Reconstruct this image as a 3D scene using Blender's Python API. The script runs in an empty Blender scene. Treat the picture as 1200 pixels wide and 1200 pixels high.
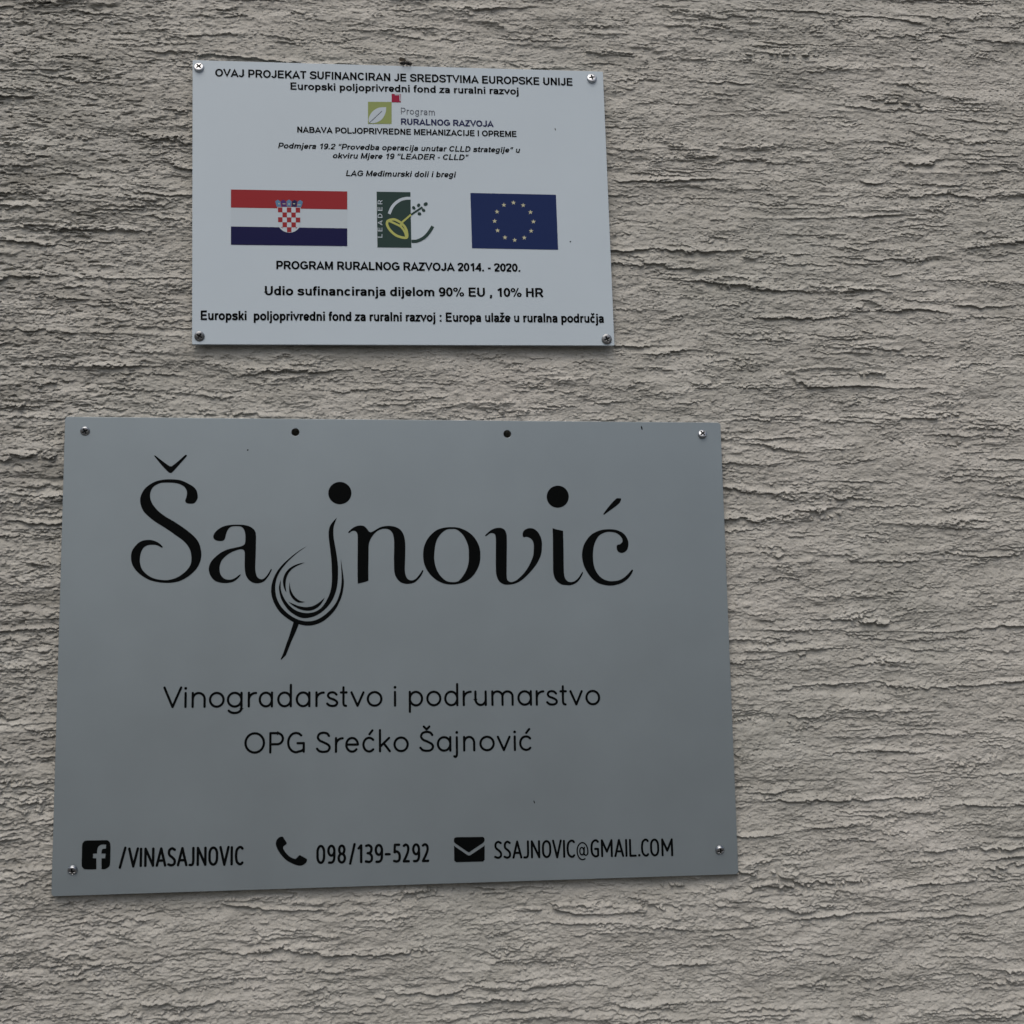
import bpy, bmesh, math
import numpy as np
from mathutils import Matrix, Vector

# ------------------------------------------------------------------ camera, sky, sun, exposure
scene = bpy.context.scene
COL = scene.collection
H0 = 1.70                                   # height of the grey sign's centre above the ground

cam_data = bpy.data.cameras.new('camera')
cam = bpy.data.objects.new('camera', cam_data)
COL.objects.link(cam)
cam.matrix_world = Matrix(((0.992043431, -0.000777631, -0.125893714, -0.06865912),
                           (-0.12464749, -0.146554174, -0.981317929, -1.37944624),
                           (-0.017687146, 0.98920234, -0.145485035, -0.07203195 + H0),
                           (0, 0, 0, 1)))
cam_data.sensor_width = 36
cam_data.sensor_fit = 'HORIZONTAL'
cam_data.lens = 49.6874
cam_data.clip_start = 0.02
cam_data.clip_end = 500
scene.camera = cam

SUN_EL, SUN_AZ = math.radians(58), math.radians(195)     # azimuth: 180 = straight in front of the wall (-Y)
world = bpy.data.worlds.new('World')
scene.world = world
world.use_nodes = True
wn = world.node_tree
wn.nodes.clear()
sky = wn.nodes.new('ShaderNodeTexSky')
sky.sky_type = 'NISHITA'
sky.sun_disc = False
sky.sun_elevation = SUN_EL
sky.sun_rotation = SUN_AZ
sky.air_density = 1.0
sky.dust_density = 6.0
sky.ozone_density = 1.0
bg = wn.nodes.new('ShaderNodeBackground')
bg.inputs['Strength'].default_value = 0.10
wo = wn.nodes.new('ShaderNodeOutputWorld')
wn.links.new(sky.outputs[0], bg.inputs[0])
wn.links.new(bg.outputs[0], wo.inputs[0])

sun_data = bpy.data.lights.new('sun', 'SUN')
sun_data.energy = 0.9
sun_data.angle = math.radians(60)
sun_data.color = (1.0, 0.99, 0.97)
sun = bpy.data.objects.new('sun', sun_data)
COL.objects.link(sun)
d = Vector((math.sin(SUN_AZ) * math.cos(SUN_EL), math.cos(SUN_AZ) * math.cos(SUN_EL), math.sin(SUN_EL)))
sun.rotation_euler = d.to_track_quat('Z', 'Y').to_euler()
sun.location = (0, -3, 6)

scene.view_settings.view_transform = 'Standard'
scene.view_settings.look = 'None'
scene.view_settings.exposure = 0.0
scene.view_settings.gamma = 1.0
scene.view_settings.use_curve_mapping = False
scene.render.filter_size = 1.7

# ------------------------------------------------------------------ helpers
def tag(o, label=None, cat=None, group=None, kind=None):
    for k, v in (('label', label), ('category', cat), ('group', group), ('kind', kind)):
        if v: o[k] = v
    return o

def link(name, me, mat=None, parent=None):
    o = bpy.data.objects.new(name, me)
    COL.objects.link(o)
    if mat is not None and not me.materials: me.materials.append(mat)
    if parent is not None: o.parent = parent
    return o

def mesh(name, verts, faces, smooth=False):
    me = bpy.data.meshes.new(name)
    me.from_pydata([tuple(v) for v in verts], [], [tuple(f) for f in faces])
    if smooth:
        for p in me.polygons: p.use_smooth = True
    me.update()
    return me

def principled(name, base, rough=0.5, metal=0.0, spec=0.5):
    m = bpy.data.materials.new(name)
    m.use_nodes = True
    b = m.node_tree.nodes['Principled BSDF']
    b.inputs['Base Color'].default_value = (*base, 1)
    b.inputs['Roughness'].default_value = rough
    b.inputs['Metallic'].default_value = metal
    b.inputs['Specular IOR Level'].default_value = spec
    return m, m.node_tree, b

def smooth_closed(pts, n=5):
    """closed Catmull-Rom outline; points with a third value are corners"""
    P = [np.array(p[:2], float) for p in pts]
    C = [len(p) > 2 for p in pts]
    k = len(P)
    out = []
    for i in range(k):
        p1, p2 = P[i], P[(i + 1) % k]
        a, b = C[i], C[(i + 1) % k]
        if a and b:
            out.append(p1); continue
        p0 = p1 - (p2 - p1) * 0.5 if a else P[i - 1]
        p3 = p2 + (p2 - p1) * 0.5 if b else P[(i + 2) % k]
        for j in range(n):
            t = j / n
            out.append(0.5 * ((2 * p1) + (p2 - p0) * t + (2 * p0 - 5 * p1 + 4 * p2 - p3) * t * t + (3 * p1 - p0 - 3 * p2 + p3) * t ** 3))
    return out

def smooth_open(pts, n=6):
    P = [np.array(p, float) for p in pts]
    out = []
    for i in range(len(P) - 1):
        p1, p2 = P[i], P[i + 1]
        p0 = P[i - 1] if i else p1 - (p2 - p1)
        p3 = P[i + 2] if i + 2 < len(P) else p2 + (p2 - p1)
        for j in range(n):
            t = j / n
            out.append(0.5 * ((2 * p1) + (p2 - p0) * t + (2 * p0 - 5 * p1 + 4 * p2 - p3) * t * t + (3 * p1 - p0 - 3 * p2 + p3) * t ** 3))
    out.append(P[-1])
    return out

def fill(loops, y=0.0, extrude=0.0, bevel=0.0):
    """flat filled outlines (mm, x right z up) -> list of verts / faces in metres, facing -Y; holes by even-odd"""
    cu = bpy.data.curves.new('outline', 'CURVE')
    cu.dimensions = '2D'
    cu.fill_mode = 'BOTH'
    cu.extrude = extrude
    cu.bevel_depth = bevel
    cu.offset = -bevel
    cu.bevel_resolution = 1
    for lp in loops:
        s = cu.splines.new('POLY')
        s.points.add(len(lp) - 1)
        for q, p in zip(s.points, lp): q.co = (p[0] / 1000, p[1] / 1000, 0, 1)
        s.use_cyclic_u = True
    o = bpy.data.objects.new('outline', cu)
    COL.objects.link(o)
    dg = bpy.context.evaluated_depsgraph_get()
    me = bpy.data.meshes.new_from_object(o.evaluated_get(dg))
    bpy.data.objects.remove(o); bpy.data.curves.remove(cu)
    V = [(v.co.x, y - v.co.z, v.co.y) for v in me.vertices]
    F = [tuple(p.vertices) for p in me.polygons]
    bpy.data.meshes.remove(me)
    return V, F

class Sheet:
    """collects flat printed shapes (mm) and builds one mesh, a hair proud of the panel face"""
    def __init__(self, lift=0.25): self.V, self.F, self.lift = [], [], lift
    def add(self, V, F):
        k = len(self.V); self.V += V; self.F += [tuple(i + k for i in f) for f in F]
    def poly(self, pts, extra=0.0): self.add([(p[0] / 1000, -(self.lift + extra) / 1000, p[1] / 1000) for p in pts], [tuple(range(len(pts)))])
    def shape(self, *loops): self.add(*fill(loops, -self.lift / 1000))
    def ribbon(self, pts, w, extra=0.0, closed=False, cap=True):
        P = [np.array(p, float) for p in pts]
        k = len(P); y = -(self.lift + extra) / 1000
        L, R = [], []
        for i in range(k):
            if closed: a, b = P[i] - P[i - 1], P[(i + 1) % k] - P[i]
            else: a = P[i] - P[i - 1] if i else P[1] - P[0]; b = P[i + 1] - P[i] if i < k - 1 else a
            a = a / (np.linalg.norm(a) + 1e-9); b = b / (np.linalg.norm(b) + 1e-9)
            t = a + b; t = t / (np.linalg.norm(t) + 1e-9)
            n = np.array([-t[1], t[0]])
            h = w / 2 / max(0.5, abs(float(np.dot(n, [-a[1], a[0]]))))
            L.append(P[i] + n * h); R.append(P[i] - n * h)
        V = [(q[0] / 1000, y, q[1] / 1000) for q in L + R]
        F = [(i, (i + 1) % k, k + (i + 1) % k, k + i) for i in range(k if closed else k - 1)]
        self.add(V, F)
        if not closed and cap:
            for e, o in ((0, 1), (k - 1, k - 2)):
                t = P[e] - P[o]; a0 = math.atan2(t[1], t[0]) - math.pi / 2
                pts = [P[e] + w / 2 * np.array([math.cos(a0 + math.pi * j / 8), math.sin(a0 + math.pi * j / 8)]) for j in range(9)]
                self.poly(pts, extra)
    def build(self, name, mat, parent):
        me = mesh(name, self.V, self.F)
        bm = bmesh.new(); bm.from_mesh(me)
        for f in bm.faces:
            f.normal_update()
            if f.normal.y > 0: f.normal_flip()
        bm.to_mesh(me); bm.free()
        return link(name, me, mat, parent)

def letters(body, line, weight=130, slant=0.0, lift=0.25):
    """typeset one line of upright grotesque capitals and small letters, fitted to its measured ends and
    capital height (mm): (x0, z0, x1, z1, cap)"""
    FLAT = 0.84                              # horizontals thinner than stems
    u = Sheet(0.0)
    pen = 0.0
    k = 0
    for ch in body:
        adv, strokes = GROT[ch]
        for st in strokes:
            kind, pts = st[0], st[1]
            wd = weight * (st[2] if len(st) > 2 else 1.0)
            if kind == 's': pts = smooth_open(pts, 5)
            k += 1
            u.ribbon([(pen + p[0], p[1] / FLAT) for p in pts], wd, 0.012 * (k % 7), closed=(kind == 'o'), cap=False)
        pen += adv
    V = np.array(u.V) * 1000
    V[:, 2] *= FLAT
    yy = V[:, 2] / 716.0
    xx = V[:, 0] + slant * V[:, 2]
    xx = (xx - xx.min()) / (xx.max() - xx.min())
    x0, z0, x1, z1, c = line
    dx, dz = x1 - x0, z1 - z0
    n = math.hypot(dx, dz)
    X = x0 + dx * xx - dz / n * c * yy
    Z = z0 + dz * xx + dx / n * c * yy
    s = Sheet(lift)
    s.add([(p / 1000, -lift / 1000 + e / 1000, q / 1000) for p, q, e in zip(X, Z, V[:, 1])], u.F)
    return s

# ------------------------------------------------------------------ drawn shapes and measures, in mm on each sign's face
GLYPH = {
    'S_caron': [(-240.3,187.1,1),(-239.5,187.6),(-237.45,186.21),(-231.99,181.83),(-225.84,177.38),(-224.49,177.03),(-222.81,177.53),(-217.15,182.26),(-211.16,187.91),(-209.81,188.34),(-209.12,187.57,1),(-210.44,185.66),(-215.75,179.32),(-222.37,171.58),(-224.58,170.38),(-226.75,171.56),(-232.24,177.13),(-237.4,183.41)],
    'S': [(-200.99,141.28),(-198.68,144.77),(-198.39,148.26),(-199.47,153.14),(-202.57,156.97),(-206.66,159.55),(-211.43,162.05),(-216.85,163.7),(-225.62,164.23),(-232.33,163.65),(-238.35,162.09),(-244.33,158.72),(-248.94,154.4),(-251.52,149.53),(-252.63,145.01),(-251.98,139.12),(-249.52,133.23),(-245.08,128.39),(-238.29,122.86),(-230.17,117.67),(-222.04,112.14),(-219.33,110.06),(-212.54,105.22),(-207.77,100.38),(-204.67,94.85),(-203.58,89.34),(-203.51,84.52),(-204.45,80.4),(-207.4,75.95),(-211.35,72.19),(-216.64,68.79),(-222.61,66.77),(-227.93,66.25),(-234.59,66.97),(-240.61,68.91),(-246.0,72.7),(-249.74,77.16),(-251.51,82.64),(-251.74,87.43),(-251.04,92.23),(-249.13,96.69),(-246.52,99.09),(-242.54,100.32),(-237.87,100.24),(-234.52,99.2),(-231.82,97.68),(-230.82,97.54,1),(-230.49,98.23,1),(-231.18,99.19),(-233.9,101.81),(-237.94,104.02),(-242.63,105.07),(-247.96,104.73),(-252.58,102.88),(-256.17,99.45),(-259.07,95.0),(-260.1,90.2),(-259.72,84.72),(-258.09,79.93),(-254.68,75.13),(-249.27,70.32),(-242.56,66.53),(-235.21,64.44),(-227.21,63.58),(-220.56,63.82),(-213.91,65.35),(-207.95,68.4),(-202.66,72.49),(-198.04,77.62),(-195.11,83.8),(-194.06,90.0),(-194.61,95.52),(-196.38,101.74),(-199.81,106.93),(-205.27,112.12),(-212.07,117.32),(-220.89,123.21),(-228.34,127.64),(-235.13,132.9),(-239.92,138.44),(-242.35,142.95),(-243.44,147.46),(-242.87,152.33),(-240.6,156.51),(-236.62,159.31),(-232.28,160.72),(-225.56,160.95),(-220.17,160.55),(-215.43,159.38),(-211.35,156.95),(-208.92,153.11),(-208.67,149.63),(-209.16,146.49),(-210.12,143.35),(-209.08,141.13),(-206.37,140.44),(-203.0,140.44)],
    'a': [(-182.99,107.59),(-182.68,110.02),(-181.03,112.79),(-177.69,115.91),(-172.99,118.34),(-166.91,119.59),(-160.81,119.86),(-155.39,119.72),(-150.62,118.81),(-146.53,116.93),(-143.44,113.8),(-142.39,109.27),(-142.33,103.02),(-142.5,90.53),(-142.8,78.08),(-142.21,72.55),(-140.69,68.75),(-137.62,66.67),(-134.58,67.34),(-131.55,70.43),(-129.21,74.22),(-127.73,76.77,1),(-126.98,75.8,1),(-128.18,73.18),(-130.19,69.39),(-133.55,65.26),(-137.26,63.22),(-141.31,62.69),(-145.38,63.61),(-148.78,66.04),(-151.17,69.49),(-152.36,73.63),(-152.97,80.19),(-152.93,90.56),(-153.23,93.68),(-154.47,95.41),(-157.18,95.77),(-161.23,94.74),(-166.61,92.33),(-171.29,88.89),(-174.62,85.11),(-176.25,80.97),(-176.68,76.84),(-176.15,72.71),(-174.43,69.61),(-171.71,67.19),(-168.34,66.34),(-164.98,66.6),(-161.62,68.17),(-158.95,70.22),(-156.94,71.59,1),(-156.79,70.55),(-158.92,67.81),(-162.26,65.07),(-166.29,63.52),(-170.99,63.06),(-176.38,63.64),(-181.11,65.52),(-184.85,69.66),(-186.73,74.82),(-186.65,78.95),(-185.03,83.42),(-181.39,87.89),(-176.06,92.36),(-170.02,95.45),(-163.28,97.17),(-157.21,98.54),(-154.17,99.92),(-152.84,101.65),(-152.52,104.42),(-152.57,109.29),(-153.15,113.11),(-154.67,116.24),(-157.07,117.98),(-160.8,118.33),(-164.86,118.12),(-167.56,116.81),(-169.56,114.17),(-170.87,110.7),(-171.71,106.88),(-172.83,104.81),(-175.18,103.91),(-178.9,104.12),(-181.95,105.51)],
    'j_dot': [(-50.36,151.1),(-50.74,148.22),(-51.88,145.54),(-53.67,143.23),(-56.01,141.46),(-58.73,140.35),(-61.65,139.97),(-64.56,140.34),(-67.28,141.45),(-69.61,143.2),(-71.4,145.5),(-72.53,148.17),(-72.91,151.05),(-72.53,153.92),(-71.41,156.61),(-69.62,158.92),(-67.29,160.69),(-64.57,161.82),(-61.65,162.21),(-58.72,161.84),(-56.0,160.73),(-53.66,158.97),(-51.86,156.67),(-50.74,153.98)],
    'j_bowl': [(-64.53,126.8,1),(-66.05,122.78),(-67.57,117.76),(-67.94,111.98),(-67.56,106.58),(-66.42,99.66),(-65.05,91.97),(-63.76,82.48),(-63.38,74.82),(-63.53,67.18),(-64.28,59.55),(-66.02,52.71),(-69.02,45.88),(-73.9,39.08),(-79.9,33.83),(-85.89,30.47),(-92.62,28.79),(-98.6,29.07),(-104.59,31.76),(-110.58,36.34),(-115.47,42.81),(-118.49,49.26),(-120.03,56.85),(-119.68,61.39),(-118.37,65.94,1),(-118.4,58.35),(-117.02,52.28),(-114.0,46.2),(-109.86,40.87),(-103.86,36.29),(-97.88,34.12),(-92.64,33.55),(-87.4,34.27),(-82.16,36.5),(-77.66,40.63),(-73.91,46.68),(-71.29,52.74),(-69.79,59.59),(-69.27,67.21),(-69.42,74.85),(-69.81,84.04),(-70.57,91.71),(-72.1,104.28),(-72.48,108.9),(-72.34,114.29),(-70.98,118.92),(-68.33,122.78)],
    'j_ring': [(-93.23,98.82,1),(-98.87,95.62),(-104.86,91.42),(-110.85,86.48),(-116.81,80.78),(-121.64,74.7),(-125.32,67.5),(-127.14,60.68),(-127.47,53.86),(-125.93,47.04),(-123.28,40.98),(-119.52,35.28),(-114.28,30.34),(-107.55,25.75),(-100.82,22.82),(-93.35,21.47),(-85.87,22.16),(-78.39,25.11),(-71.64,30.35),(-66.01,36.75),(-62.25,43.55),(-59.61,50.38),(-58.1,57.99),(-57.72,64.09),(-58.47,70.98),(-59.45,77.87),(-60.74,86.69,1),(-60.36,77.87),(-59.98,70.22),(-59.98,64.11),(-60.74,57.24),(-62.25,51.16),(-64.51,45.09),(-67.89,39.8),(-72.4,34.9),(-78.39,30.03),(-85.13,26.68),(-91.86,25.61),(-98.59,26.43),(-104.58,28.74),(-110.56,32.57),(-116.19,37.9),(-120.32,43.98),(-122.75,50.42),(-123.54,56.87),(-123.42,62.17),(-121.97,68.24),(-119.02,74.31),(-114.56,80.39),(-109.34,86.09),(-102.61,92.18),(-97.36,96.0)],
    'j_cres1': [(-95.43,82.75,1),(-100.32,81.86),(-105.56,79.97),(-110.79,76.56),(-114.51,71.63),(-116.2,65.93),(-115.94,60.61),(-114.42,56.05),(-112.92,53.77,1),(-113.54,58.32),(-113.71,62.88),(-112.99,67.44),(-111.14,71.99),(-107.79,76.17),(-103.31,79.2),(-98.81,81.24)],
    'j_cres2': [(-109.98,64.0,1),(-109.2,58.3),(-107.68,53.73),(-104.67,49.17),(-100.92,46.11),(-97.92,44.95),(-94.92,44.4,1),(-98.66,43.67),(-102.4,44.22),(-106.53,47.28),(-109.17,51.47),(-110.32,56.79)],
    'j_cres3': [(-111.0,44.66,1),(-106.13,42.51),(-100.89,40.43),(-94.9,39.4),(-89.66,39.81),(-85.17,41.44),(-80.67,44.45),(-76.17,48.59,1),(-78.42,44.05),(-82.16,39.53),(-87.41,36.54),(-92.65,35.82),(-97.89,36.62),(-103.13,38.7),(-107.62,41.61)],
    'j_stem': [(-105.9,25.26,1),(-100.82,23.33,1),(-103.77,15.82),(-108.19,5.72),(-112.59,-5.48),(-113.92,-7.56),(-117.75,-11.4,1),(-117.91,-9.9,1),(-115.71,-5.07),(-113.01,3.14),(-109.71,12.49)],
    'n': [(-53.66,112.31,1),(-52.27,113.92),(-49.16,116.52),(-45.7,118.27),(-41.54,118.98),(-38.07,118.27),(-35.31,115.81),(-33.58,113.34),(-31.85,112.43),(-29.76,112.99),(-25.59,115.45),(-21.41,117.56),(-15.84,118.54),(-10.27,118.26),(-5.4,116.7),(-1.93,114.02),(0.49,109.79),(1.71,104.85),(2.16,98.52),(1.94,87.28),(1.52,76.07),(1.97,71.18),(3.34,67.33),(5.75,65.22),(8.88,64.85),(12.02,66.23),(15.18,69.71),(17.29,72.5),(18.71,74.95,1),(19.75,74.24,1),(17.97,70.05),(14.8,65.87),(10.95,62.74),(6.07,61.38),(1.21,61.54),(-2.94,63.17),(-6.04,66.33),(-8.1,70.53),(-8.9,76.12),(-9.05,87.32),(-8.78,98.55),(-8.95,104.87),(-9.96,110.5),(-12.38,114.03),(-15.85,115.58),(-20.03,115.59),(-24.21,114.04),(-27.69,111.23),(-30.48,107.72),(-32.57,103.51),(-33.62,98.6),(-33.8,86.7),(-34.03,76.23),(-33.93,64.73,1),(-36.48,63.7),(-40.28,62.68),(-44.27,61.8,1),(-44.54,69.31),(-44.51,83.25),(-44.35,97.23),(-44.33,106.34),(-44.67,110.55),(-46.05,113.01),(-47.78,113.71),(-49.85,113.36),(-51.58,112.31),(-52.76,111.26,1)],
    'o': [(47.86,117.31),(54.9,116.66),(61.92,113.96),(68.21,109.35),(72.72,103.32),(75.44,96.23),(76.04,88.81),(75.23,81.4),(72.31,74.36),(67.65,68.05),(61.27,63.52),(54.22,61.1),(47.21,60.44),(40.22,61.32),(33.27,64.37),(27.03,69.66),(22.56,75.98),(20.17,82.66),(19.53,89.33),(20.29,97.07),(23.15,104.11),(27.76,110.11),(33.77,114.7),(40.82,116.82)],
    'o_hole': [(47.84,115.39),(52.06,115.18),(56.26,112.55),(59.74,108.65),(62.49,103.34),(64.38,96.97),(64.57,89.9),(64.33,82.85),(62.48,75.81),(59.24,69.85),(54.97,64.61),(51.44,63.01),(47.24,62.89),(43.05,63.62),(38.88,66.44),(34.74,71.37),(32.0,77.35),(30.66,83.67),(30.51,90.0),(31.51,98.45),(33.32,104.8),(36.53,109.74),(40.79,113.63),(44.32,115.18)],
    'v': [(80.93,108.98,1),(83.09,111.1),(86.68,114.08),(90.96,116.07),(95.23,116.64),(98.77,115.92),(101.22,113.57),(102.43,109.66),(102.66,102.55),(102.3,89.79),(101.91,75.64),(101.86,68.59),(102.5,64.71),(104.59,62.93),(107.42,62.71),(111.34,64.31),(115.66,67.81),(120.01,72.38),(123.66,77.67),(126.62,83.33),(128.72,89.0),(129.35,95.39),(129.32,101.08),(127.75,104.64),(124.94,106.78),(122.1,107.5),(119.6,107.14),(118.57,108.93),(118.77,111.78),(120.45,114.27),(123.69,115.91),(127.27,116.19),(130.82,114.97),(133.98,112.12),(136.39,107.83),(137.71,102.48),(137.59,96.79),(136.74,90.39),(134.11,84.01),(130.8,78.7),(126.42,73.41),(121.34,68.14),(115.58,63.58),(109.87,60.93),(104.19,59.98),(99.95,60.14),(96.44,61.57),(93.66,64.4),(91.77,69.34),(91.23,75.69),(91.39,89.82),(91.66,101.86),(91.4,108.25),(90.52,110.38),(88.4,111.24),(85.92,110.96),(83.06,108.97),(81.63,108.05,1)],
    'i_dot': [(165.87,148.0),(165.42,145.11),(164.24,142.41),(162.41,140.1),(160.05,138.32),(157.34,137.21),(154.44,136.82),(151.56,137.2),(148.9,138.31),(146.64,140.08),(144.92,142.38),(143.86,145.07),(143.54,147.95),(143.99,150.84),(145.16,153.53),(146.98,155.85),(149.33,157.64),(152.05,158.76),(154.95,159.15),(157.83,158.78),(160.5,157.67),(162.78,155.9),(164.5,153.59),(165.55,150.89)],
    'i': [(148.74,116.18,1),(153.72,114.74),(159.3,113.52,1),(159.3,106.01),(159.32,96.02),(159.11,76.11),(159.44,69.15),(160.61,65.42),(162.56,63.18),(165.04,62.28),(168.55,62.65),(172.11,64.87),(174.7,67.84),(176.78,71.06),(177.83,72.54,1),(178.4,71.3,1),(176.96,68.07),(174.09,63.87),(170.51,60.91),(165.96,59.2),(161.46,59.13),(156.98,59.75),(153.52,61.75),(150.6,64.98),(148.95,69.2),(148.41,74.17),(148.58,91.07),(148.81,106.03)],
    'c_acute': [(200.56,130.65,1),(203.27,134.28),(208.68,140.79),(214.06,146.0),(215.83,146.62,1),(218.88,146.45,1),(219.1,145.15),(218.17,142.97),(216.98,141.23),(212.07,137.32),(206.73,133.59),(202.29,130.39),(200.96,129.52,1)],
    'c': [(216.2,99.75),(218.87,101.9),(219.21,104.48),(218.16,107.07),(215.2,110.09),(211.33,111.82),(206.14,112.43),(201.78,111.83),(196.5,109.25),(192.92,104.96),(190.33,98.95),(189.12,92.09),(188.93,85.24),(189.47,79.25),(191.22,73.69),(194.11,68.98),(197.9,65.55),(203.03,63.39),(208.2,62.94),(214.28,63.76),(219.55,66.29),(224.01,70.12),(226.7,73.1),(228.31,74.64,1),(229.32,73.52,1),(227.02,69.25),(223.42,64.99),(218.55,61.6),(212.42,59.33),(206.34,58.43),(199.45,59.15),(192.62,61.49),(186.71,66.46),(182.14,72.88),(179.29,79.29),(177.91,86.13),(178.06,92.12),(179.79,98.97),(183.4,104.97),(187.85,109.69),(193.13,112.7),(199.25,114.59),(206.21,115.1),(213.15,114.41),(219.17,111.81),(222.97,107.93),(225.0,103.18),(225.14,98.87),(223.87,94.57),(221.19,92.0),(217.69,91.15),(214.68,92.45),(213.28,95.03),(213.28,98.04),(214.46,99.59)],
    'f_icon': [(-285.26,-201.95,1),(-295.0,-201.72),(-297.27,-200.37),(-298.52,-197.77),(-298.54,-188.47),(-298.54,-179.79),(-297.55,-177.08),(-294.87,-175.7),(-285.9,-175.79),(-277.23,-175.81),(-274.64,-176.91),(-273.13,-179.86),(-272.91,-189.21),(-273.04,-197.57),(-274.41,-200.42),(-277.26,-201.94),(-280.62,-202.09,1),(-280.85,-192.19,1),(-277.65,-192.13,1),(-277.11,-187.96,1),(-280.96,-187.85,1),(-280.85,-185.76),(-280.41,-184.16),(-278.98,-183.56),(-277.05,-183.45,1),(-276.88,-179.91,1),(-280.35,-179.66),(-282.9,-180.55),(-284.45,-182.44),(-284.87,-185.0),(-284.97,-187.67,1),(-288.49,-187.63,1),(-288.54,-191.81,1),(-285.5,-192.06,1)],
    'phone': [(-115.0,-177.11,1),(-111.49,-182.61,1),(-111.49,-183.76),(-112.47,-184.71),(-114.45,-186.29),(-114.61,-187.92),(-113.44,-190.25),(-110.77,-193.59),(-107.45,-196.3),(-104.13,-197.71),(-102.81,-197.75),(-99.84,-194.89),(-98.85,-194.59,1),(-92.86,-198.04,1),(-92.36,-199.03),(-93.02,-201.3),(-95.17,-203.2),(-98.14,-204.25),(-101.46,-203.83),(-106.43,-201.88),(-112.07,-198.45),(-116.72,-193.42),(-119.73,-188.76),(-121.24,-185.12),(-121.42,-182.5),(-120.44,-179.58),(-118.14,-177.51),(-116.16,-177.01)],
    'env_flap': [(46.61,-184.88),(47.14,-182.9),(49.03,-182.12,1),(74.51,-182.49,1),(75.69,-183.52),(76.18,-185.37),(75.46,-187.35),(73.73,-188.8),(68.2,-192.14),(63.37,-195.16),(60.96,-196.58),(58.59,-195.35),(52.84,-191.37),(47.77,-187.74),(46.76,-186.21)],
    'env_body': [(46.72,-189.87,1),(48.4,-191.41),(54.49,-195.57),(58.55,-198.5),(60.92,-199.57),(63.33,-198.64),(68.15,-195.63),(75.06,-191.33),(76.11,-190.03,1),(76.03,-195.35,1),(75.9,-203.99,1),(74.34,-205.6,1),(48.58,-205.5,1),(46.72,-203.96,1),(46.71,-196.5)],
}
LINE = {
    'vino': (-227.63,-55.19,192.43,-59.31,20.25),
    'opg': (-151.76,-99.3,124.36,-102.09,20.07),
    'fb': (-265.0,-201.05,-150.83,-202.38,17.88),
    'tel': (-83.66,-203.37,22.84,-204.65,17.93),
    'mail': (84.68,-203.69,260.17,-206.18,17.39),
    'l1': (-188.8,130.91,178.24,131.21,8.38),
    'l2': (-113.45,118.98,120.98,119.86,7.81),
    'prog': (-1.6,95.27,33.24,94.84,7.41),
    'rur': (-1.82,84.18,93.83,83.87,6.67),
    'l3': (-107.06,73.18,117.29,73.54,6.36),
    'l4': (-126.43,56.01,120.67,56.44,5.96),
    'l5': (-71.62,46.54,67.05,47.38,5.95),
    'l6': (-58.69,27.9,53.63,28.56,6.11),
    'l7': (-128.98,-70.73,116.61,-70.97,8.59),
    'l8': (-141.48,-97.62,139.76,-97.56,9.43),
    'l9': (-202.9,-123.34,201.19,-124.28,9.47),
}
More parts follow.
